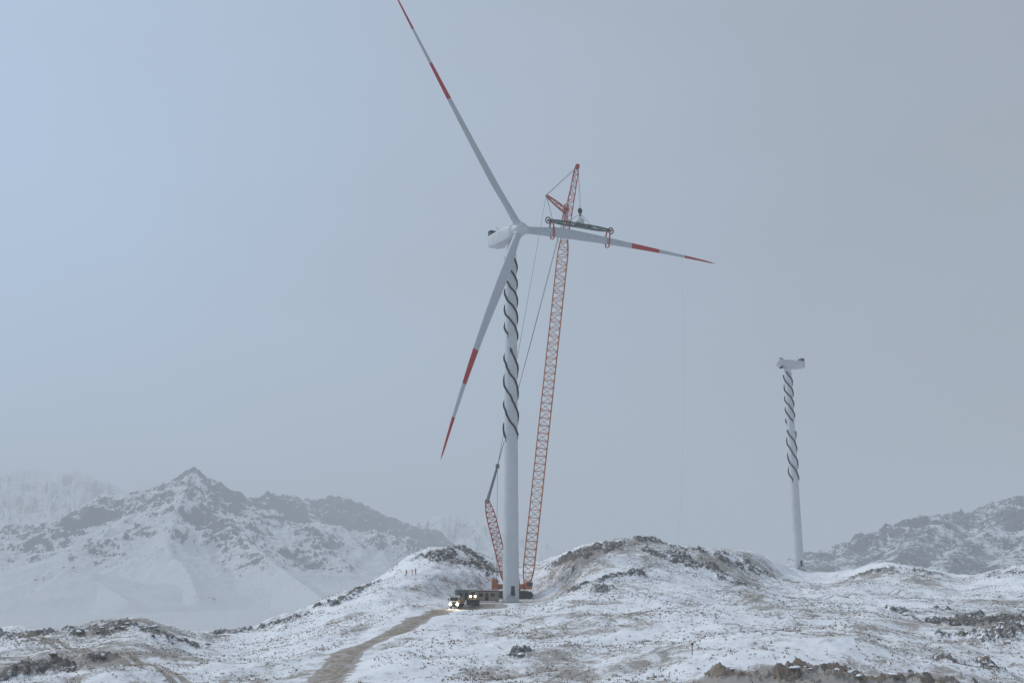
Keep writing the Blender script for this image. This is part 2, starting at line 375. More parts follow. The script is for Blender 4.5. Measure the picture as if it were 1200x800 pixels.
c=k.mix(k.ramp(n1,.38,.62),(.19,.15,.11),(.36,.30,.235)); c=k.mix(k.ramp(k.math('ADD',k.math('MULTIPLY',n2,.5),k.math('MULTIPLY',k.noise(.3,4,.6),.5)),.52,.62,0,.75),c,(.66,.66,.67))
k.l(c,k.b.inputs['Base Color']); k.b.inputs['Roughness'].default_value=.7; k.bump(n2,.5,.15)
grid_mesh('dirt_track',RX,RY,RZ,np.ones((RX.size,4)),k.m)

# ------------------------------------------------------------ materials
white=simple('turbine_white_paint',(.54,.56,.58),.45,0,.08,.25,(.42,.42,.41))
bladew=simple('blade_white_paint',(.45,.48,.51),.4,0,.06,.2)
red=simple('blade_red_paint',(.42,.030,.028),.45,0,.12,.5)
black=simple('strake_black_rubber',(.006,.007,.009),.85)
dark=simple('dark_steel',(.05,.055,.06),.5,.4)
craneo=simple('crane_orange_paint',(.54,.185,.065),.5,0,.3,.5,(.26,.12,.07))
craner=simple('crane_red_paint',(.48,.065,.03),.5,0,.25,.7)
grey=simple('galvanised_steel',(.22,.24,.25),.5,.3)
cable=simple('steel_cable',(.12,.12,.13),.5,.5)
yokeg=simple('yoke_grey_green_paint',(.10,.115,.11),.5,0,.2)
glass=simple('window_glass_dark',(.02,.025,.03),.12)
rubber=simple('rubber_tyre',(.02,.02,.02),.85)

# ------------------------------------------------------------ wind turbines
def ringpts(c,r,n,z):
    return [Vector((c[0]+r*math.cos(2*math.pi*i/n),c[1]+r*math.sin(2*math.pi*i/n),z)) for i in range(n)]
def tower(par,X,Y,zb,zt,rb,rt):
    m=MB(); N=48; H=zt-zb; rings=[]
    m2=MB()
    for i in range(25):
        t=i/24; rings.append(ringpts((X,Y),rb+(rt-rb)*t,N,zb-1.0+(H+1.0)*t))
    m.loft(rings); 
    for t in (.02,.22,.45,.70,.995):
        r=rb+(rt-rb)*t; z=zb+H*t; m.loft([ringpts((X,Y),r+.035,N,z-.12),ringpts((X,Y),r+.035,N,z+.12)])
    m.loft([ringpts((X,Y),rb+.8,N,zb-1),ringpts((X,Y),rb+.8,N,zb+.15)],mi=1)
    m2.box((X+rb*.25,Y-rb*.97,zb+3.1),(1.0,.25,2.3),bev=.1)
    m2.box((X+rb*.25,Y-rb-.5,zb+1.8),(1.4,1.2,.12),bev=.02)
    for i in range(7): m2.box((X+rb*.25-1-.3*i,Y-rb-.5,zb+1.65-.25*i),(.3,1.0,.06),bev=.01)
    for q in (0,2.3): m2.tube((X+rb*.25+.6-1.2*(q>0),Y-rb-1.05,zb+1.8),(X+rb*.25+.6-1.2*(q>0),Y-rb-1.05,zb+2.9),.04)
    conc=simple('foundation_concrete',(.35,.34,.32),.9)
    m.obj('tower',[white,conc],par,True); m2.obj('tower_door',dark,par)
    return lambda z: rb+(rt-rb)*(z-zb)/H
def strakes(par,X,Y,rf,zt,zb,pitch,ph,rr=.2,starts=3):
    m=MB()
    for k in range(starts):
        pts=[]; z=zt-k*.6; e=zb+k*.7
        n=int((z-e)/pitch*26)
        for i in range(n+1):
            zz=z+(e-z)*i/n; a=ph+k*2*math.pi/starts-2*math.pi*zz/pitch+.10*math.sin(zz*1.1+k*2)+.05*math.sin(zz*2.9+k); r=rf(zz)+rr*.8
            pts.append((X+r*math.cos(a),Y+r*math.sin(a),zz))
        m.path(pts,rr,6)
        for q in (pts[0],pts[-1]): m.tube(q,(q[0],q[1],q[2]-1.2),.08)
    m.obj('helical_strake',black,par,True)
def nacelle(par,O,n,length_back,front,w,h,zoff=0.0):
    n=Vector(n).normalized(); sd=Vector((0,0,1)).cross(n).normalized(); up=n.cross(sd).normalized()
    m=MB()
    def sec(x,hw,top,bot,r):
        pts=[]; 
        for (sx,sy) in ((1,1),(-1,1),(-1,-1),(1,-1)):
            cx_=sx*(hw-r); cz=(top-r) if sy>0 else (bot+r)
            a0={(1,1):0,(-1,1):90,(-1,-1):180,(1,-1):270}[(sx,sy)]
            for q in range(6):
                a=math.radians(a0+q*18); pts.append(O+n*x+sd*(cx_+r*math.cos(a))+up*(cz+r*math.sin(a)))
        return pts
    hw=w/2; T=h*.5; B_=-h*.5; Lb=-length_back
    m.loft([sec(Lb,hw*.86,T*.86,B_*.55,.3),sec(Lb+.35,hw*.96,T*.95,B_*.68,.45),sec(Lb+2.5,hw,T,B_*.88,.5),sec(Lb+4.5,hw,T,B_,.5),sec(front-2.2,hw,T,B_,.6),sec(front-.7,hw*.93,T*.93,B_*.95,.9),sec(front,hw*.72,T*.76,B_*.76,1.0)])
    for xx in (Lb+3.2,Lb+6.4): m.loft([sec(xx,hw+.03,T+.03,B_-.03 if xx>Lb+4 else B_*.93-.03,.5),sec(xx+.12,hw+.03,T+.03,B_-.03 if xx>Lb+4 else B_*.93-.03,.5)],mi=0)
    m.obj('nacelle',white,par,True)
    c=MB()
    c.box(O+n*(Lb+1.1)+up*(T+.6),(1.5,w*.9,1.5),(n,sd,up),bev=.06)
    for q in range(7): c.box(O+n*(Lb+.3)+up*(T+.6)+sd*(w*.36*(q/3-1)),(.12,.12,1.3),(n,sd,up),bev=.01)
    c.box(O+n*(Lb+.02)+up*(T*.1),(.08,w*.6,h*.35),(n,sd,up),bev=.02)
    c.tube(O+n*(Lb+2.9)+up*T,O+n*(Lb+2.9)+up*(T+2.0),.05); c.tube(O+n*(Lb+2.9)+up*(T+1.9)-sd*.5,O+n*(Lb+2.9)+up*(T+1.9)+sd*.5,.05)
    c.obj('nacelle_cooler',dark,par)
    return n,sd,up
def hub(par,Hc,n,dirs,R,open_roots=False):
    n=Vector(n).normalized(); a=n.orthogonal().normalized(); b=n.cross(a); m=MB(); rings=[]
    for x,r in ((-R*1.05,R*.78),(-R*.95,R*.9),(-R*.5,R),(0,R*1.02),(R*.4,R*.95),(R*.75,R*.76),(R*1.0,R*.5),(R*1.12,R*.25),(R*1.15,R*.05)):
        rings.append([Hc+n*x+(a*math.cos(2*math.pi*i/32)+b*math.sin(2*math.pi*i/32))*r for i in range(32)])
    m.loft(rings)
    for d in dirs: m.tube(Hc+d*R*.5,Hc+d*(R*1.18),R*.60,24)
    if open_roots:
        for d in dirs: m.tube(Hc+d*(R*1.18),Hc+d*(R*1.19),R*.5,24,mi=1)
    m.obj('hub',[white,dark],par,True)

TX,TY=-.3,276.0; zb=hz(TX,TY); tt=tanel(288)*TY
T1=empty('wind_turbine',(TX,TY,zb))
rf=tower(T1,TX,TY,zb,tt,2.2,1.55)
def zat(py,Y): return tanel(py)*Y
strakes(T1,TX,TY,rf,zat(300,TY),zat(398,TY),15.0,.4,.25)
strakes(T1,TX,TY,rf,zat(407,TY),zat(513,TY),20.0,1.4,.25)
def rotor(par):
    psi,tau,th,L,gb,nb,ov=par
    n=Vector((math.cos(psi)*math.cos(tau),-math.sin(psi)*math.cos(tau),math.sin(tau)))
    e1=Vector((0,0,1)).cross(n).normalized(); e2=n.cross(e1)
    dirs=[(e1*math.sin(th+k*2*math.pi/3)+e2*math.cos(th+k*2*math.pi/3)).normalized() for k in range(3)]
    Hc=Vector((TX,TY,zat(274,TY)))+n*ov
    return n,dirs,Hc,L
GB=[2.6,1.0]
def bladept(Hc,d,n,L,t):
    g=Vector((0,0,-1)); g=g-d*g.dot(d)
    return Hc+d*(L*t)+(g*GB[0]+n*GB[1])*(t*t)
LIM=[(.1,1.4),(0,.16),(-9,9),(55,85),(0,8.5),(-3,5),(3.0,4.6)]
def err(par):
    GB[0],GB[1]=par[4],par[5]
    n,dirs,Hc,L=rotor(par)
    U=sorted(dirs,key=lambda d:-d.z)[0]; Rr=sorted(dirs,key=lambda d:-d.x)[0]; Dn=sorted(dirs,key=lambda d:d.z)[0]
    e=0
    for d,l in ((Rr,((1,843,309),(.46,715,282))),(Dn,((1,520,534),(.535,552,412)))):
        for t,tx_,ty_ in l:
            q=proj(bladept(Hc,d,n,L,t)); wt=1 if t==1 else .6; e+=wt*((q[0]-tx_)**2*(1 if t==1 else .2)+(q[1]-ty_)**2)
    a=proj(bladept(Hc,U,n,L,.55)); b=proj(bladept(Hc,U,n,L,.9))
    e+=1.5*((a[0]-(525+(a[1]-103)*60/103))**2+(b[0]-(465+b[1]*58/103))**2)+.15*(a[1]-108)**2
    return e
best=None
for psi in np.radians(np.arange(15,76,6)):
    for th in np.radians(np.arange(0,120,6)):
        for L in (64,70,76):
            p=[psi,.08,th,L,2.6,1.0,3.9]; e=err(p)
            if best is None or e<best[0]: best=(e,p)
st=[.06,.04,.05,2.0,.8,.8,.3]
for it in range(300):
    imp=False
    for i in range(7):
        for sg in (1,-1):
            p=list(best[1]); p[i]+=sg*st[i]
            if not(LIM[i][0]<=p[i]<=LIM[i][1]): continue
            e=err(p)
            if e<best[0]: best=(e,p); imp=True
    if not imp: st=[q*.6 for q in st]
err(best[1]); n,dirs,Hc,L=rotor(best[1])
NO=Hc-n*best[1][6]
nacelle(T1,NO-Vector((0,0,.2)),n,9.6,best[1][6]-1.6,4.0,4.3)
hub(T1,Hc,n,dirs,2.05)
def blade(par,Hc,d,n,L,name):
    tang=n.cross(d).normalized(); m=MB(); rings=[]; mis=[]
    ts=sorted(set(list(np.linspace(.02,1,44))+[.555,.70,.835]))
    for t in ts:
        c=np.interp(t,[0,.03,.08,.2,.3,.5,.7,.85,.95,.985,1],[2.1,2.1,2.3,3.0,2.7,1.9,1.2,.85,.55,.35,.06])
        th=np.interp(t,[0,.05,.12,.2,.35,.6,1],[2.1,2.05,1.6,1.25,.85,.45,.05])
        tw=math.radians(np.interp(t,[0,.2,.5,1],[22,15,8,4])); rd=np.interp(t,[0,.04,.18],[1,1,0])
        ca=tang*math.cos(tw)+n*math.sin(tw); tb=d.cross(ca).normalized(); C=bladept(Hc,d,n,L,t); r=[]
        for i in range(20):
            a=2*math.pi*i/20; xx=math.cos(a); yy=math.sin(a)*(rd+(1-rd)*(.5+.5*(1-((xx+1)/2)**1.5)*1.2))
            r.append(C+ca*(c/2*xx+c*.2*(1-rd))+tb*(th/2*yy))
        rings.append(r)
    for a,b in zip(ts[:-1],ts[1:]):
        q=(a+b)/2; mis.append(1 if .555<q<.70 or q>.835 else 0)
    m.loft(rings,mis=mis); return m.obj(name,[bladew,red],par,True)
for i,d in enumerate(dirs): blade(T1,Hc,d,n,L,'blade_%d'%(i+1))
dR=sorted(dirs,key=lambda d:-d.x)[0]

X2,Y2=.2812*472,472.0; z2=hz(X2,Y2)
T2=empty('wind_turbine.001',(X2,Y2,z2)); zt2=zat(431,Y2)
rf2=tower(T2,X2,Y2,z2,zt2,2.35,1.7)
strakes(T2,X2,Y2,rf2,zat(436,Y2),zat(497,Y2),16,0.2,.32)
strakes(T2,X2,Y2,rf2,zat(504,Y2),zat(563,Y2),21,1.9,.32)
n2=Vector((-.97,-.22,.06)).normalized()
O2=Vector((X2,Y2,zt2+1.9)); nacelle(T2,O2,n2,8.6,2.2,3.9,4.0)
sd=Vector((0,0,1)).cross(n2).normalized(); up2=n2.cross(sd)
hub(T2,O2+n2*3.6,n2,[(sd*math.sin(a)+up2*math.cos(a)).normalized() for a in (.5,.5+2.094,.5+4.189)],2.1,True)

# ------------------------------------------------------------ crawler crane
CY=299.0; cb=at(617,690,CY); cgz=hz(1,CY)
CR=empty('crawler_crane',(2.0,CY,cgz))
foot=Vector((cb.x,CY,cgz+2.6)); tip=at(676,196,291.0); knee=at(661,283,292.8)
m=MB(); m.lattice(foot,knee,[(0,1.2),(.05,3.2),(.97,3.2),(1,2.2)],46,.17,.10)
m.obj('main_boom',craneo,CR)
m=MB(); m.lattice(knee,tip,[(0,2.2),(.9,1.5),(1,.9)],11,.15,.09)
for q in (-.5,0,.5): m.tube(tip+Vector((.2,q-.1,.2)),tip+Vector((.2,q+.1,.2)),.7,14)
m.obj('boom_head',craner,CR)
jt=at(640,229,292.0); jb=at(665,249,292.3)
m=MB(); m.lattice(jb,jt,[(0,1.4),(.5,1.2),(1,.5)],6,.12,.08); 
m.lattice(at(661,262,292.2),at(664,240,292),[(0,1.6),(1,1.2)],3,.12,.08)
m.obj('luffing_strut',craner,CR)
mt=at(571,587,300.0); mp=at(583,546,300.0); mbse=at(596,688,300.0)
m=MB(); m.lattice(mbse,mt,[(0,1.2),(.12,2.6),(.85,2.6),(1,1.2)],16,.16,.11); m.obj('derrick_mast',craner,CR)
m=MB(); m.tube(mt,mp,.5,10,.35); m.box(mp,(1.2,.8,1.4),bev=.2); m.box(mt,(1.4,1.4,1.2),bev=.2); m.obj('mast_head',grey,CR)
m=MB()
def sag(a,b,s=0,r=.045,k=12):
    a=Vector(a);b=Vector(b); m.path([a+(b-a)*(i/k)-Vector((0,0,s*4*(i/k)*(1-i/k))) for i in range(k+1)],r,5)
for o in (-.6,.6):
    sag(mp+Vector((0,o,0)),tip+Vector((-.6,o,-1)),.8); sag(mp+Vector((0,o,0)),jt,.6)
    sag(jt+Vector((0,o*.5,0)),tip+Vector((0,o,0)),0,.05); sag(jt+Vector((0,o*.5,0)),at(655,285,292.6),0,.05)
    sag(mp+Vector((0,o,0)),Vector((-4.5,CY+o,cgz+4)),.2)
sag(tip,mt,1.2); m.obj('pendant_cable',cable,CR)
m=MB(); bx=1.0
for o in (-3.6,3.6):
    prof=[]
    for i in range(24):
        a=2*math.pi*i/24; prof.append((4.2*(1 if math.cos(a)>0 else -1)+.9*math.cos(a),.9+.9*math.sin(a)))
    m.loft([[Vector((bx+p,CY+o+w_,cgz+q)) for p,q in prof] for w_ in (-.6,.6)],mi=1)
    for i in range(26): m.box((bx-4.6+i*.37,CY+o,cgz+1.84),(.26,1.3,.1),mi=1,bev=.02)
    for i in range(7): m.tube((bx-3.8+i*1.25,CY+o-.7,cgz+.75),(bx-3.8+i*1.25,CY+o+.7,cgz+.75),.5,12,mi=1)
m.box((bx,CY,cgz+1.4),(3.4,6.4,1.2),bev=.2); m.tube((bx,CY,cgz+1.9),(bx,CY,cgz+2.5),1.5,20,mi=1)
m.box((bx-1.5,CY,cgz+3.2),(10,3.0,1.4),bev=.15); m.box((bx-1.0,CY-.2,cgz+4.5),(4.5,2.4,1.4),bev=.2)
for i in range(5):
    for o in (-2.3,2.3): m.box((bx-6.0,CY+o,cgz+2.9+i*.55),(1.8,1.6,.5),bev=.06)
m.box((bx-6.0,CY,cgz+2.5),(2.0,6.2,.3),bev=.05)
m.obj('crane_body',[craneo,dark],CR)
m=MB(); m.box((foot.x+.6,CY-2.3,cgz+3.6),(2.0,1.4,2.1),bev=.2); m.box((foot.x+.9,CY-2.3,cgz+3.9),(1.7,1.46,1.1),bev=.1,mi=1); m.obj('operator_cab',[craneo,glass],CR)

# ------------------------------------------------------------ blade lifting yoke
def rad_at(px):
    return min(np.linspace(.05,.9,800),key=lambda t:abs(proj(bladept(Hc,dR,n,L,t))[0]-px))
ta,tb_=rad_at(644),rad_at(715); A=bladept(Hc,dR,n,L,ta); Bp=bladept(Hc,dR,n,L,tb_)
up=Vector((0,0,1)); A1=A+up*3.9; B1=Bp+up*3.9; mid=(A1+B1)/2; ax=(B1-A1).normalized(); sdv=ax.cross(up).normalized()
YK=empty('blade_lifting_yoke',mid)
m=MB(); m.lattice(A1,B1,[(0,.5),(.2,1.0),(.8,1.0),(1,.5)],12,.15,.07); m.tube(A1-up*.3,B1-up*.3,.22,8)
m.box(mid-up*.1,(3.6,1.2,1.1),(ax,sdv,up),bev=.15); m.box(mid+ax*3.4,(1.3,.9,1.2),(ax,sdv,up),bev=.1)
m.obj('spreader_beam',yokeg,YK)
m=MB()
for P_ in (A1-ax*.4,B1+ax*.4):
    pts=[P_+(ax*math.cos(t)+up*math.sin(t))*.95 for t in np.linspace(0,2*math.pi,25)]; m.path(pts,.17,6)
    for t in (0,1.05,2.1): m.tube(P_-(ax*math.cos(t)+up*math.sin(t))*.9,P_+(ax*math.cos(t)+up*math.sin(t))*.9,.05)
    m.tube(P_-sdv*.3,P_+sdv*.3,.25,10)
m.obj('tagline_winch_wheel',dark,YK)
m=MB()
for P_,t_ in ((A1+ax*.8,ta+.014),(B1-ax*.8,tb_-.014)):
    C=bladept(Hc,dR,n,L,t_)
    for o in (-1,1):
        pts=[P_+sdv*o*.3-up*.2,P_+sdv*o*1.0-up*1.6,C+sdv*o*1.0,C+sdv*o*.8-up*1.4,C-up*1.8]
        for a_,b_ in zip(pts[:-1],pts[1:]): m.box((a_+b_)/2,((b_-a_).length+.1,.5,.1),((b_-a_).normalized(),ax,(b_-a_).normalized().cross(ax)),bev=.02)
m.obj('lifting_strap',craner,YK)
hk=mid+up*4.6
m=MB()
for o in (-1,1): m.tube(hk-up*.8,mid+ax*4.6*o+up*.4,.06); m.tube(hk-up*.8,mid+ax*1.2*o+up*.4,.08)
for o in (-.35,.35): m.tube(hk+sdv*o+up*.8,Vector((tip.x+.5,tip.y+o,tip.z)),.05)
m.obj('sling',cable,YK)
m=MB(); rings=[]
for zz,r in ((-.9,.2),(-.7,.5),(-.2,.8),(.4,.8),(.8,.5),(1.0,.15)): rings.append([hk+up*zz+(ax*math.cos(a)*r+sdv*math.sin(a)*r*.55) for a in np.linspace(0,2*math.pi,16,endpoint=False)])
m.loft(rings); rings=[]
for zz,r in ((.4,.5),(.7,1.1),(1.3,1.35),(2.0,1.1),(2.5,.4)): rings.append([mid+up*zz+(ax*math.cos(a)*r+sdv*math.sin(a)*r) for a in np.linspace(0,2*math.pi,16,endpoint=False)])
m.loft(rings,mi=1)
m.path([hk-up*.8+(ax*math.sin(t)-up*(1-math.cos(t)))*.4 for t in np.linspace(0,4.4,12)],.12,6)
m.obj('hook_block',[dark,white],YK,True)
tl=bladept(Hc,dR,n,L,.82); m=MB(); gx,gy=tl.x-6,tl.y-8; gz=hz(gx,gy)
m.path([tl+(Vector((gx,gy,gz))-tl)*(i/20)+Vector((1.2*math.sin(math.pi*i/20),0,0)) for i in range(21)],.012,4); m.obj('tag_line',grey)

# ------------------------------------------------------------ vehicles on the pad
def lampmat(name,c,s):
    k=NT(name); k.b.inputs['Base Color'].default_value=(.9,.9,.85,1); k.b.inputs['Emission Color'].default_value=(*c,1); k.b.inputs['Emission Strength'].default_value=s; return k.m
lamp=lampmat('headlamp_lit',(1,.80,.48),30)
def ax_rot(deg):
    a=math.radians(deg); return Vector((math.cos(a),math.sin(a),0)),Vector((-math.sin(a),math.cos(a),0)),Vector((0,0,1))
def truck(name,X,Y,deg,bodycol,cabcol,Lr=7.5):
    z=hz(X,Y)+.02; f,s_,u=ax_rot(deg); o=Vector((X,Y,z)); e=empty(name,o)
    m=MB(); m.box(o+f*(Lr/2-1)+u*1.9,(2.0,2.4,2.0),(f,s_,u),bev=.22); m.box(o+f*(Lr/2-1.1)+u*3.0,(1.7,2.2,.5),(f,s_,u),bev=.2)
    m.box(o+f*(Lr/2+.0)+u*.75,(.3,2.4,.5),(f,s_,u),bev=.08,mi=1)
    m.box(o+f*(Lr/2-.02)+u*2.35,(.1,2.05,.85),(f,s_,u),bev=.04,mi=2)
    for q in (-1,1): m.box(o+f*(Lr/2-.9)+s_*q*1.18+u*2.3,(1.0,.1,.7),(f,s_,u),bev=.04,mi=2); m.box(o+f*(Lr/2+.1)+s_*q*1.42+u*2.3,(.12,.25,.55),(f,s_,u),bev=.03,mi=1)
    m.box(o+f*(Lr/2+.02)+u*1.35,(.08,1.3,.5),(f,s_,u),bev=.03,mi=1)
    m.obj('cab',[cabcol,dark,glass],e)
    m=MB(); m.box(o+u*.8,(Lr-.6,1.0,.35),(f,s_,u)); m.obj('chassis',dark,e)
    m=MB(); bl=Lr-2.6; m.box(o-f*1.2+u*1.15,(bl,2.45,.2),(f,s_,u))
    for q in (-1,1): m.box(o-f*1.2+s_*q*1.18+u*1.75,(bl,.1,1.1),(f,s_,u),bev=.02)
    for q in (-1,1): m.box(o-f*1.2+f*q*bl*.495+u*1.75,(.1,2.3,1.1),(f,s_,u),bev=.02)
    for i in range(6): m.box(o-f*(1.2-bl*.45+bl*.18*i)-s_*1.25+u*1.75,(.1,.08,1.1),(f,s_,u),bev=.01)
    m.obj('cargo_bed',bodycol,e)
    m=MB()
    for xx in (Lr/2-1.1,-Lr*.18,-Lr*.36):
        for q in (-1,1):
            c=o+f*xx+s_*q*1.05+u*.5; m.tube(c-s_*.17,c+s_*.17,.5,18); m.tube(c-s_*.19,c+s_*.19,.22,10,mi=1)
    m.obj('wheel',[rubber,grey],e,True)
    m=MB()
    for q in (-.92,.92): m.tube(o+f*(Lr/2+.1)+s_*q+u*1.05,o+f*(Lr/2+.24)+s_*q+u*1.05,.28,14)
    m.obj('headlamp',lamp,e,True)
    for q in (-.92,.92):
        l=bpy.data.lights.new('headlamp_beam','SPOT'); l.energy=2500; l.spot_size=1.5; l.color=(1,.85,.6); l.shadow_soft_size=.15
        lo=bpy.data.objects.new('headlamp_beam',l); lo.location=o+f*(Lr/2+.4)+s_*q+u*1.0; lo.rotation_euler=(f-u*.12).to_track_quat('-Z','Y').to_euler(); scene.collection.objects.link(lo)
        lo.parent=e; lo.matrix_parent_inverse=Matrix.Translation(-e.location)
tan=simple('tan_canvas',(.30,.255,.20),.8); cabw=simple('cab_white_paint',(.5,.5,.48),.4); caby=simple('loader_yellow_paint',(.34,.24,.10),.5)
truck('dump_truck',-14.3,268.5,-100,caby,cabw)
def loader(X,Y,deg):
    z=hz(X,Y)+.02; f,s_,u=ax_rot(deg); o=Vector((X,Y,z)); e=empty('wheel_loader',o)
    m=MB(); m.box(o-f*1.6+u*1.7,(2.8,1.9,1.3),(f,s_,u),bev=.25); m.box(o+f*1.0+u*1.2,(2.2,1.2,.8),(f,s_,u),bev=.15); m.obj('engine_body',caby,e)
    m=MB(); m.box(o-f*.1+u*2.6,(1.6,1.5,1.6),(f,s_,u),bev=.15,mi=1); m.box(o-f*.1+u*3.45,(1.8,1.7,.15),(f,s_,u),bev=.05); 
    for a in (-.8,.8):
        for b in (-.75,.75): m.tube(o-f*.1+f*a+s_*b+u*1.8,o-f*.1+f*a+s_*b+u*3.4,.06)
    m.obj('cabin',[caby,glass],e)
    m=MB()
    for xx in (-1.7,1.5):
        for q in (-1.05,1.05):
            c=o+f*xx+s_*q+u*.75; m.tube(c-s_*.28,c+s_*.28,.75,20); m.tube(c-s_*.3,c+s_*.3,.3,12,mi=1)
    m.obj('wheel',[rubber,caby],e,True)
    m=MB()
    for q in (-.5,.5): m.path([o+f*1.2+s_*q+u*1.7,o+f*2.2+s_*q+u*1.5,o+f*3.2+s_*q+u*.7],.14,6)
    pr=[(3.1,.1),(4.2,.1),(4.3,.2),(3.4,.35),(3.25,.9),(3.5,1.35),(3.4,1.4),(3.0,1.0)]
    m.loft([[o+f*a+s_*w_+u*b for a,b in pr] for w_ in (-1.4,1.4)]); m.obj('bucket_arm',[dark],e)
    m=MB()
    for q in (-.6,.6): m.tube(o+f*.75+s_*q+u*2.2,o+f*.9+s_*q+u*2.2,.22,12)
    m.obj('work_lamp',lamp,e,True)
loader(-10.4,270.5,-80)
def cabin(name,X,Y,deg,col):
    z=hz(X,Y); f,s_,u=ax_rot(deg); o=Vector((X,Y,z)); e=empty(name,o)
    m=MB(); m.box(o+u*1.55,(6,2.4,2.5),(f,s_,u),bev=.06)
    for i in range(20): m.box(o+f*(-2.8+i*.295)-s_*1.22+u*1.55,(.12,.06,2.2),(f,s_,u),bev=.01)
    for a in (-2.5,2.5):
        for b in (-1,1): m.box(o+f*a+s_*b+u*.15,(.4,.3,.32),(f,s_,u),bev=.02)
    m.obj('walls',col,e)
    m=MB(); m.box(o+u*2.9,(6.2,2.6,.18),(f,s_,u),bev=.04); m.obj('roof',dark,e)
    m=MB(); m.box(o-f*1.6-s_*1.27+u*1.9,(1.1,.06,.8),(f,s_,u),bev=.02); m.box(o+f*1.6-s_*1.27+u*1.9,(1.1,.06,.8),(f,s_,u),bev=.02); m.box(o-s_*1.27+u*1.4,(.85,.06,1.95),(f,s_,u),bev=.02); m.obj('window',glass,e)
cabin('site_cabin',-6.6,277.5,-8,tan)
cabin('site_cabin',-12.6,281.0,6,simple('cabin_grey',(.2,.2,.2),.7))

# ------------------------------------------------------------ workers
helm=simple('helmet_white',(.8,.8,.78),.4)
def worker(X,Y,face,arm):
    z=hz(X,Y); f,s_,u=ax_rot(face); o=Vector((X,Y,z)); e=empty('construction_worker',o)
    J={'pel':(0,0,.95,.16),'sp':(0,0,1.2,.16),'ch':(.02,0,1.42,.17),'nk':(.02,0,1.55,.07),'hd':(.04,0,1.64,.10),'tp':(.04,0,1.76,.08),
     'hl':(0,.11,.9,.11),'kl':(.05,.13,.5,.075),'al':(0,.14,.1,.055),'tl':(.16,.16,.05,.05),'hr':(0,-.11,.9,.11),'kr':(-.02,-.14,.5,.075),'ar':(-.12,-.15,.1,.055),'tr':(.05,-.17,.05,.05),
     'sl':(0,.2,1.42,.075),'el':(.03,.28,1.15,.055),'wl':(.15,.26,.92,.04),'fl':(.2,.25,.83,.04),'sr':(0,-.2,1.42,.075),
     'er':(.1+arm*.15,-.3,1.18+arm*.1,.055),'wr':(.25+arm*.15,-.24,1.1+arm*.35,.04),'fr':(.33+arm*.15,-.22,1.12+arm*.4,.04)}
    E=[('pel','sp'),('sp','ch'),('ch','nk'),('nk','hd'),('hd','tp'),('pel','hl'),('hl','kl'),('kl','al'),('al','tl'),('pel','hr'),('hr','kr'),('kr','ar'),('ar','tr'),('ch','sl'),('sl','el'),('el','wl'),('wl','fl'),('ch','sr'),('sr','er'),('er','wr'),('wr','fr')]
    ks=list(J); me=bpy.data.meshes.new('body'); me.from_pydata([tuple(o+f*J[k][0]+s_*J[k][1]+u*J[k][2]) for k in ks],[(ks.index(a),ks.index(b)) for a,b in E],[])
    ob=bpy.data.objects.new('body',me); scene.collection.objects.link(ob); md=ob.modifiers.new('skin','SKIN')
    for i,k in enumerate(ks): me.skin_vertices[0].data[i].radius=(J[k][3],J[k][3])
    me.skin_vertices[0].data[0].use_root=True; sb=ob.modifiers.new('sub','SUBSURF'); sb.levels=1; sb.render_levels=1
    k=NT('worker_clothes'); g=k.n('ShaderNodeNewGeometry'); sx=k.n('ShaderNodeSeparateXYZ'); k.l(g.outputs['Position'],sx.inputs[0]); hgt=k.math('SUBTRACT',sx.outputs[2],z)
    c=k.mix(k.ramp(hgt,.9,.92),(.06,.07,.1),(.75,.13,.03)); c=k.mix(k.ramp(hgt,1.54,1.56),c,(.45,.27,.2)); c=k.mix(k.math('MULTIPLY',k.ramp(hgt,1.13,1.14),k.ramp(hgt,1.2,1.19)),c,(.8,.8,.7))
    k.l(c,k.b.inputs['Base Color']); me.materials.append(k.m)
    ob.parent=e; ob.matrix_parent_inverse=Matrix.Translation(-e.location)
    m=MB(); hd=o+f*.04+u*1.70; m.loft([[hd+u*zz+(f*math.cos(a)+s_*math.sin(a))*r for a in np.linspace(0,2*math.pi,14,endpoint=False)] for zz,r in ((0,.17),(.02,.14),(.09,.125),(.14,.07),(.15,.02))]); m.obj('helmet',helm,e,True)
for px,py,fc,arm in ((476,675,-60,0),(483,674,200,.8),(487,673,-120,.2)):
    h=hit(px,py,height); worker(h[0],h[1],fc,arm)
h=hit(811,768,height); m=MB(); m.tube((h[0],h[1],h[2]-.2),(h[0]+.1,h[1],h[2]+1.6),.06,6); m.box((h[0]+.1,h[1],h[2]+1.5),(.35,.05,.3),bev=.01); m.obj('marker_post',dark)

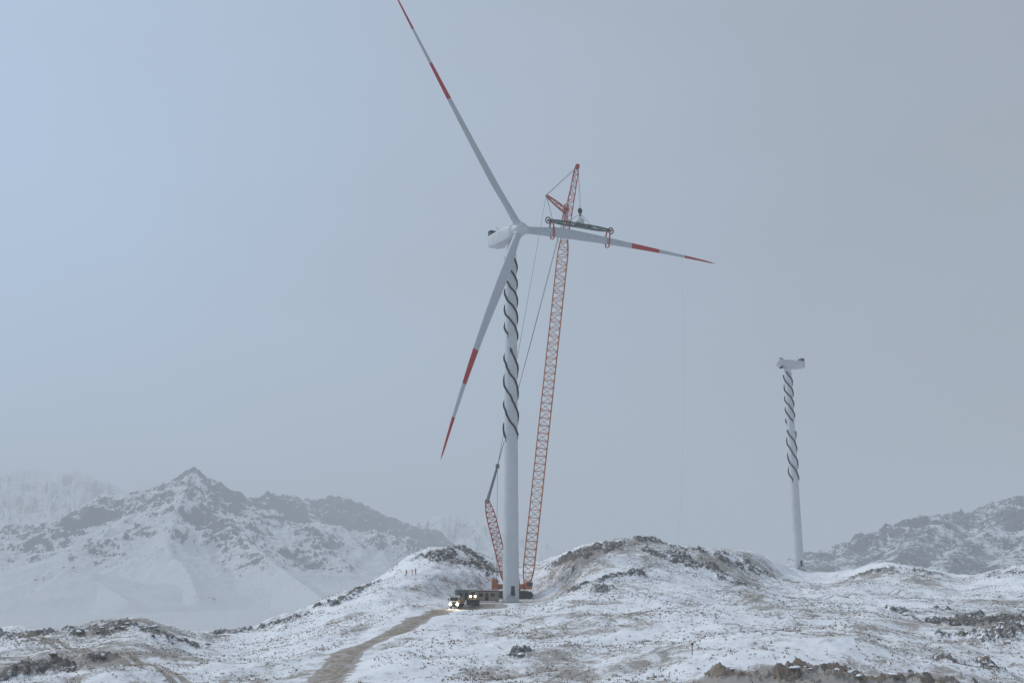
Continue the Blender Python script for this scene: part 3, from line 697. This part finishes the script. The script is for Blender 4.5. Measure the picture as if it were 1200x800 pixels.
# ------------------------------------------------------------ scattered rocks and tufts
def scatter(N,ymin,ymax):
    Y=np.sqrt(rng.uniform(ymin**2,ymax**2,N)); X=rng.uniform(-.58,.58,N)*Y; return X,Y
X,Y=scatter(60000,120,420); z,rk_,tm_,pd_=height(X,Y,True)
keep=(rng.random(len(X))<(.0010+.22*rk_))&(tm_<.3)&(pd_<.3); X,Y,z,rk_=X[keep],Y[keep],z[keep],rk_[keep]
import bmesh
bm=bmesh.new(); bmesh.ops.create_icosphere(bm,subdivisions=2,radius=1); ico=np.array([v.co[:] for v in bm.verts]); icf=np.array([[v.index for v in f.verts] for f in bm.faces]); bm.free()
V=[];Fc=[]
for i in range(len(X)):
    r=.12+.6*rng.random()**3; s3=np.array([rng.uniform(.7,1.5),rng.uniform(.7,1.4),rng.uniform(.4,.8)])*r
    ph=rng.uniform(0,9,3); dsp=1+.28*np.sin(ico[:,[0]]*3.1+ph[0])*np.cos(ico[:,[1]]*3.7+ph[1])+.18*np.sin(ico[:,[2]]*6+ph[2])+rng.normal(0,.07,(len(ico),1))
    a=rng.uniform(0,6.28); p=ico*dsp*s3; q=p.copy(); q[:,0]=p[:,0]*math.cos(a)-p[:,1]*math.sin(a); q[:,1]=p[:,0]*math.sin(a)+p[:,1]*math.cos(a)
    V.append(q+[X[i],Y[i],z[i]]); Fc.append(icf+i*len(ico))
def tri_mesh(name,V,Fc,mat):
    V=np.concatenate(V); Fc=np.concatenate(Fc); me=bpy.data.meshes.new(name); me.vertices.add(len(V)); me.vertices.foreach_set('co',V.ravel()); me.loops.add(Fc.size); me.loops.foreach_set('vertex_index',Fc.ravel().astype(np.int32)); me.polygons.add(len(Fc)); me.polygons.foreach_set('loop_start',np.arange(0,Fc.size,3,dtype=np.int32)); me.update(calc_edges=True); me.materials.append(mat)
    ob=bpy.data.objects.new(name,me); scene.collection.objects.link(ob); return ob
k=NT('boulder_stone'); g=k.n('ShaderNodeNewGeometry'); sx=k.n('ShaderNodeSeparateXYZ'); k.l(g.outputs['Normal'],sx.inputs[0])
c=k.mix(k.noise(1.5,5,.7),(.07,.066,.06),(.28,.25,.21)); c=k.mix(k.ramp(k.noise(.06,3,.6),.45,.58,0,.6),c,(.36,.25,.16)); c=k.mix(k.ramp(k.math('ADD',sx.outputs[2],k.math('MULTIPLY',k.noise(2,4,.7),.5)),.80,1.0),c,(.84,.86,.89))
k.l(c,k.b.inputs['Base Color']); k.b.inputs['Roughness'].default_value=.9
tri_mesh('rocks',V,Fc,k.m)
X,Y=scatter(220000,118,380); z,rk_,tm_,pd_=height(X,Y,True)
den=.30+.75*fbm(X,Y,16,4,131)+.35*fbm(X,Y,3,2,133); keep=(rng.random(len(X))<np.clip(den,.03,.9)*.55)&(tm_<.4)&(pd_<.4); X,Y,z=X[keep],Y[keep],z[keep]
N=len(X); K=4; a=rng.uniform(0,2*math.pi,(N,K)); hgt=rng.uniform(.12,.40,(N,1))*rng.uniform(.6,1,(N,K)); wd=.05+.06*rng.random((N,K)); lean=rng.uniform(.05,.25,(N,K))
bx_=X[:,None]+.12*np.cos(a); by_=Y[:,None]+.12*np.sin(a); dx=-np.sin(a)*wd; dy=np.cos(a)*wd
v=np.stack([np.stack([bx_-dx,by_-dy,z[:,None]-.05+0*a],-1),np.stack([bx_+dx,by_+dy,z[:,None]-.05+0*a],-1),np.stack([bx_+np.cos(a)*lean,by_+np.sin(a)*lean,z[:,None]+hgt],-1)],2).reshape(-1,3)
tri_mesh('dry_grass',[v],[np.arange(len(v)).reshape(-1,3)],simple('dry_grass_blades',(.32,.255,.18),.9,0,.5,.4))

# ------------------------------------------------------------ haze (absorbs, and glows by emission in place of scattered daylight)
def volume_box(name,x0,x1,y0,y1,z0,z1,dens,col):
    v=[(x,y,z) for x in (x0,x1) for y in (y0,y1) for z in (z0,z1)]; f=[(0,1,3,2),(4,6,7,5),(0,4,5,1),(2,3,7,6),(0,2,6,4),(1,5,7,3)]
    me=bpy.data.meshes.new(name); me.from_pydata(v,[],f); ob=bpy.data.objects.new(name,me); scene.collection.objects.link(ob)
    k=NT(name+'_glowing_air'); k.t.nodes.remove(k.b); A_=k.n('ShaderNodeVolumeAbsorption'); A_.inputs['Color'].default_value=(0,0,0,1); A_.inputs['Density'].default_value=dens
    E_=k.n('ShaderNodeEmission'); E_.inputs['Color'].default_value=(*col,1); E_.inputs['Strength'].default_value=dens
    S_=k.n('ShaderNodeAddShader'); k.l(A_.outputs[0],S_.inputs[0]); k.l(E_.outputs[0],S_.inputs[1]); k.l(S_.outputs[0],k.o.inputs['Volume']); me.materials.append(k.m)
FOG=(.390,.452,.530)
volume_box('haze',-11000,11000,-400,12000,-250,400,.00035,FOG)

# ------------------------------------------------------------ sky and sun
w=bpy.data.worlds.new('World'); scene.world=w; w.use_nodes=True; nt=w.node_tree; nd=nt.nodes; bg=nd['Background']; bg.inputs['Strength'].default_value=.1
sky=nd.new('ShaderNodeTexSky'); sky.sky_type='NISHITA'; sky.sun_disc=False; SE,SR=math.radians(38),math.radians(-70)
sky.sun_elevation=SE; sky.sun_rotation=SR; sky.dust_density=3; sky.air_density=1
tc=nd.new('ShaderNodeTexCoord'); sx=nd.new('ShaderNodeSeparateXYZ'); nt.links.new(tc.outputs['Generated'],sx.inputs[0])
nz=nd.new('ShaderNodeTexNoise'); nz.inputs['Scale'].default_value=2.2; nz.inputs['Detail'].default_value=5; nz.inputs['Roughness'].default_value=.5; nz.inputs['Distortion'].default_value=.4
mp_=nd.new('ShaderNodeMapping'); mp_.inputs['Scale'].default_value=(1,1,2.6); nt.links.new(tc.outputs['Generated'],mp_.inputs[0]); nt.links.new(mp_.outputs[0],nz.inputs['Vector'])
def M_(op,a,b):
    x=nd.new('ShaderNodeMath'); x.operation=op
    for i,q in enumerate((a,b)):
        if isinstance(q,(int,float)): x.inputs[i].default_value=q
        else: nt.links.new(q,x.inputs[i])
    return x.outputs[0]
v_=M_('ADD',sx.outputs[0],M_('MULTIPLY',M_('SUBTRACT',nz.outputs['Fac'],.5),.5))
rp=nd.new('ShaderNodeValToRGB'); v2=M_('ADD',M_('MULTIPLY',v_,.9),.5); nt.links.new(v2,rp.inputs[0]); cr=rp.color_ramp
cr.interpolation='B_SPLINE'
cr.elements[0].position=.02; cr.elements[0].color=(.47,.63,.85,1); cr.elements[1].position=.98; cr.elements[1].color=(.345,.385,.44,1)
e=cr.elements.new(.45); e.color=(.435,.515,.63,1)
sc_=nd.new('ShaderNodeVectorMath'); sc_.operation='SCALE'; sc_.inputs['Scale'].default_value=10; nt.links.new(rp.outputs[0],sc_.inputs[0])
mx=nd.new('ShaderNodeMix'); mx.data_type='RGBA'; mx.inputs[0].default_value=.93; nt.links.new(sky.outputs[0],mx.inputs[6]); nt.links.new(sc_.outputs[0],mx.inputs[7]); nt.links.new(mx.outputs[2],bg.inputs['Color'])
sun=bpy.data.lights.new('sun','SUN'); sun.energy=1.5; sun.angle=math.radians(14); sun.color=(1,.96,.9)
so=bpy.data.objects.new('sun',sun); scene.collection.objects.link(so)
dirv=Vector((math.sin(SR)*math.cos(SE),math.cos(SR)*math.cos(SE),math.sin(SE))); so.rotation_euler=dirv.to_track_quat('Z','Y').to_euler()

cam=bpy.data.cameras.new('camera'); cam.lens=35; cam.sensor_width=36; cam.clip_start=.5; cam.clip_end=30000
co=bpy.data.objects.new('camera',cam); co.rotation_euler=(math.pi/2+PITCH,0,0); scene.collection.objects.link(co); scene.camera=co
scene.view_settings.view_transform='Standard'; scene.view_settings.look='None'; scene.view_settings.exposure=0
